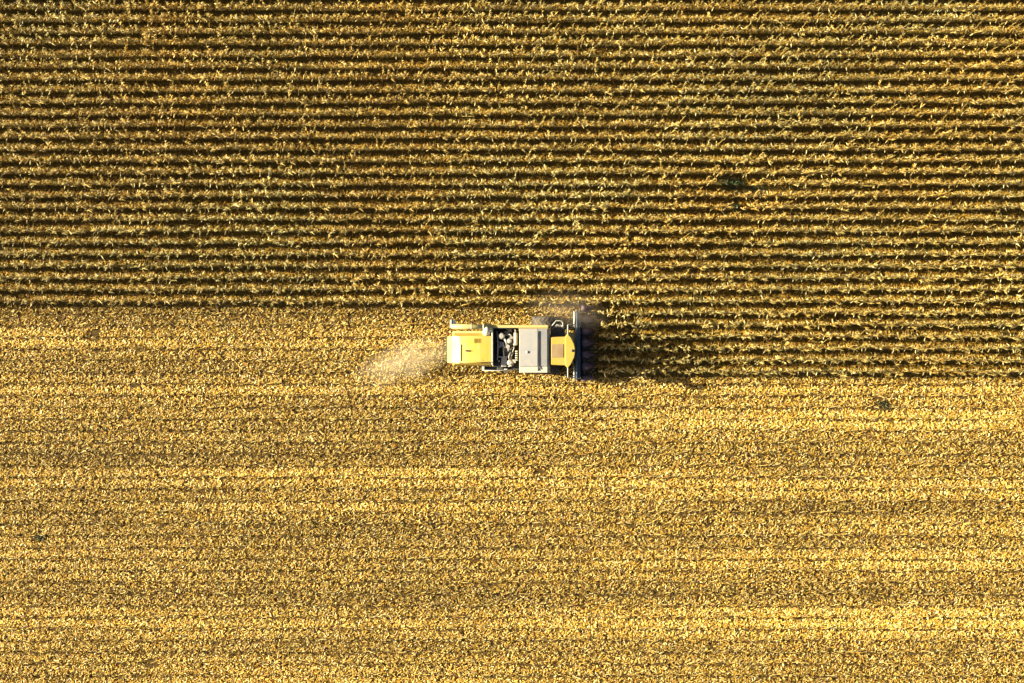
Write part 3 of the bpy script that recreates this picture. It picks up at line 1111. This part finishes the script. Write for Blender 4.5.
for k in range(6):   # row units: deck plates with gathering chains
    yc = row_y(k - 3) - OY
    b = MB()
    for sg in (-1, 1):
        b.hull8([(X(586.5, .4), yc + sg * .05, .46), (X(594.5, .4), yc + sg * .05, .24), (X(594.5, .4), yc + sg * .16, .24), (X(586.5, .4), yc + sg * .16, .46),
                 (X(586.5, .4), yc + sg * .05, .54), (X(594.5, .4), yc + sg * .05, .32), (X(594.5, .4), yc + sg * .16, .32), (X(586.5, .4), yc + sg * .16, .54)], 0.0)
        for j in range(6):
            xx = X(587.5 + 1.2 * j, .4)
            b.box(xx, xx + 0.03, yc + (sg * .10) - .05, yc + (sg * .10) + .05, .54 - .033 * j, .60 - .033 * j, 0.0)
    b.build('row_unit', 'dark', hd)
for k in range(7):   # crop dividers (snouts)
    yc = row_y(k - 3.5) - OY
    hw = 0.30 if 0 < k < 6 else 0.22
    b = MB()
    rings = []
    for (px, z, h, wd) in ((581.5, .62, .62, 1.0), (585.5, .58, .56, 1.0), (589.5, .42, .44, .8), (593.0, .26, .26, .5), (596.3, .12, .06, .10)):
        xx = X(px, .6)
        ring = []
        for q in range(7):
            a = PI * q / 6
            ring.append(b.bm.verts.new((xx, yc + hw * wd * math.cos(a), max(z - .18, 0.05) + h * math.sin(a) ** 0.8 if 0 < q < 6 else max(z - .18, 0.05))))
        rings.append(ring)
    for A, B_ in zip(rings, rings[1:]):
        for q in range(6):
            f = b.bm.faces.new([A[q], A[q + 1], B_[q + 1], B_[q]])
            f.smooth = True
        b.bm.faces.new([A[6], A[0], B_[0], B_[6]])
    b.bm.faces.new(rings[0])
    b.bm.faces.new(rings[-1][::-1])
    b.build('snout', 'maroon', hd)
for yy, sg in ((HY0, -1), (HY1, 1)):
    b = MB()
    b.hull8([(X(576, .8), yy, .35), (X(592, .8), yy, .22), (X(592, .8), yy + sg * .06, .22), (X(576, .8), yy + sg * .06, .35),
             (X(576, .8), yy, 1.32), (X(589, .8), yy, .8), (X(589, .8), yy + sg * .06, .8), (X(576, .8), yy + sg * .06, 1.32)], 0.015)
    b.build('end_panel', 'maroon', hd)


# ------------------------------------------------------------------ dust
def dust_mat(name, dens, col, scale, lo, hi):
    m = bpy.data.materials.new(name)
    m.use_nodes = True
    t = m.node_tree
    t.nodes.remove(t.nodes['Principled BSDF'])
    out = t.nodes['Material Output']
    pv = t.nodes.new('ShaderNodeVolumePrincipled')
    pv.inputs['Color'].default_value = (*col, 1)
    pv.inputs['Anisotropy'].default_value = 0.0
    n = noise(t, scale, 3, 0.6)
    # thins out towards the skin of the cloud (object space, unit ball)
    tc = t.nodes.new('ShaderNodeTexCoord')
    ln = t.nodes.new('ShaderNodeVectorMath')
    ln.operation = 'LENGTH'
    t.links.new(tc.outputs['Object'], ln.inputs[0])
    fall = ramp(t, ln.outputs['Value'], 0.05, 0.98, 1.0, 0.0)
    nn = ramp(t, n, lo, hi, 0.0, dens)
    mu = t.nodes.new('ShaderNodeMath')
    mu.operation = 'MULTIPLY'
    t.links.new(fall, mu.inputs[0])
    t.links.new(nn, mu.inputs[1])
    t.links.new(mu.outputs[0], pv.inputs['Density'])
    t.links.new(pv.outputs[0], out.inputs['Volume'])
    return m


def dust_ball(name, px, py, z, rx, ry, rz, rot, mat, label):
    bm = bmesh.new()
    bmesh.ops.create_icosphere(bm, subdivisions=3, radius=1.0)
    me = bpy.data.meshes.new(name)
    bm.to_mesh(me)
    bm.free()
    o = link_mesh(name, me, mat, loc=(wx(px, z), wy(py, z), z))
    o.scale = (rx, ry, rz)
    o.rotation_euler = (0, 0, rot)
    return tag(o, label, 'dust', kind='stuff')


DM1 = dust_mat('chaff_dust', 0.95, (1.0, 0.86, 0.58), 2.0, 0.38, 0.68)
DM2 = dust_mat('header_dust', 0.22, (1.0, 0.84, 0.62), 1.7, 0.36, 0.70)
dust_ball('chaff_dust', 404, 362, 0.85, 3.8, 1.5, 0.8, R(20), DM1, 'pale plume of chaff dust trailing behind the tail of the combine')
dust_ball('header_dust', 566, 311, 1.9, 3.0, 1.5, 0.9, R(-8), DM2, 'thin dust hanging over the upper end of the corn header')

# chaff flung out behind: fine pale scraps on the stubble
n = 1500
u = np.minimum(np.abs(rng.normal(0, 0.48, n)), 1.7)
x = wx(446) - u * 5.0 + rng.normal(0, 0.2, n)
y = wy(353) - 0.28 * u * 5.0 + rng.normal(0, 1, n) * (0.32 + 0.95 * u)
col = pick_cols(n, (0.14, 0.42, 0.26, 0.0, 0.02, 0.0, 0.16), (0.9, 1.15))
me = litter_mesh('fresh_chaff', x, y, rng.uniform(0.05, 0.2, n), rng.uniform(0.012, 0.035, n), rng.uniform(0.04, 0.22, n), rng.normal(0, 0.35, n), rng.uniform(0, PI, n), np.clip(col, 0, .9), 0.4)
tag(link_mesh('fresh_chaff', me, M['litter']), 'fresh pale chaff just thrown out behind the combine', 'chaff', kind='stuff')
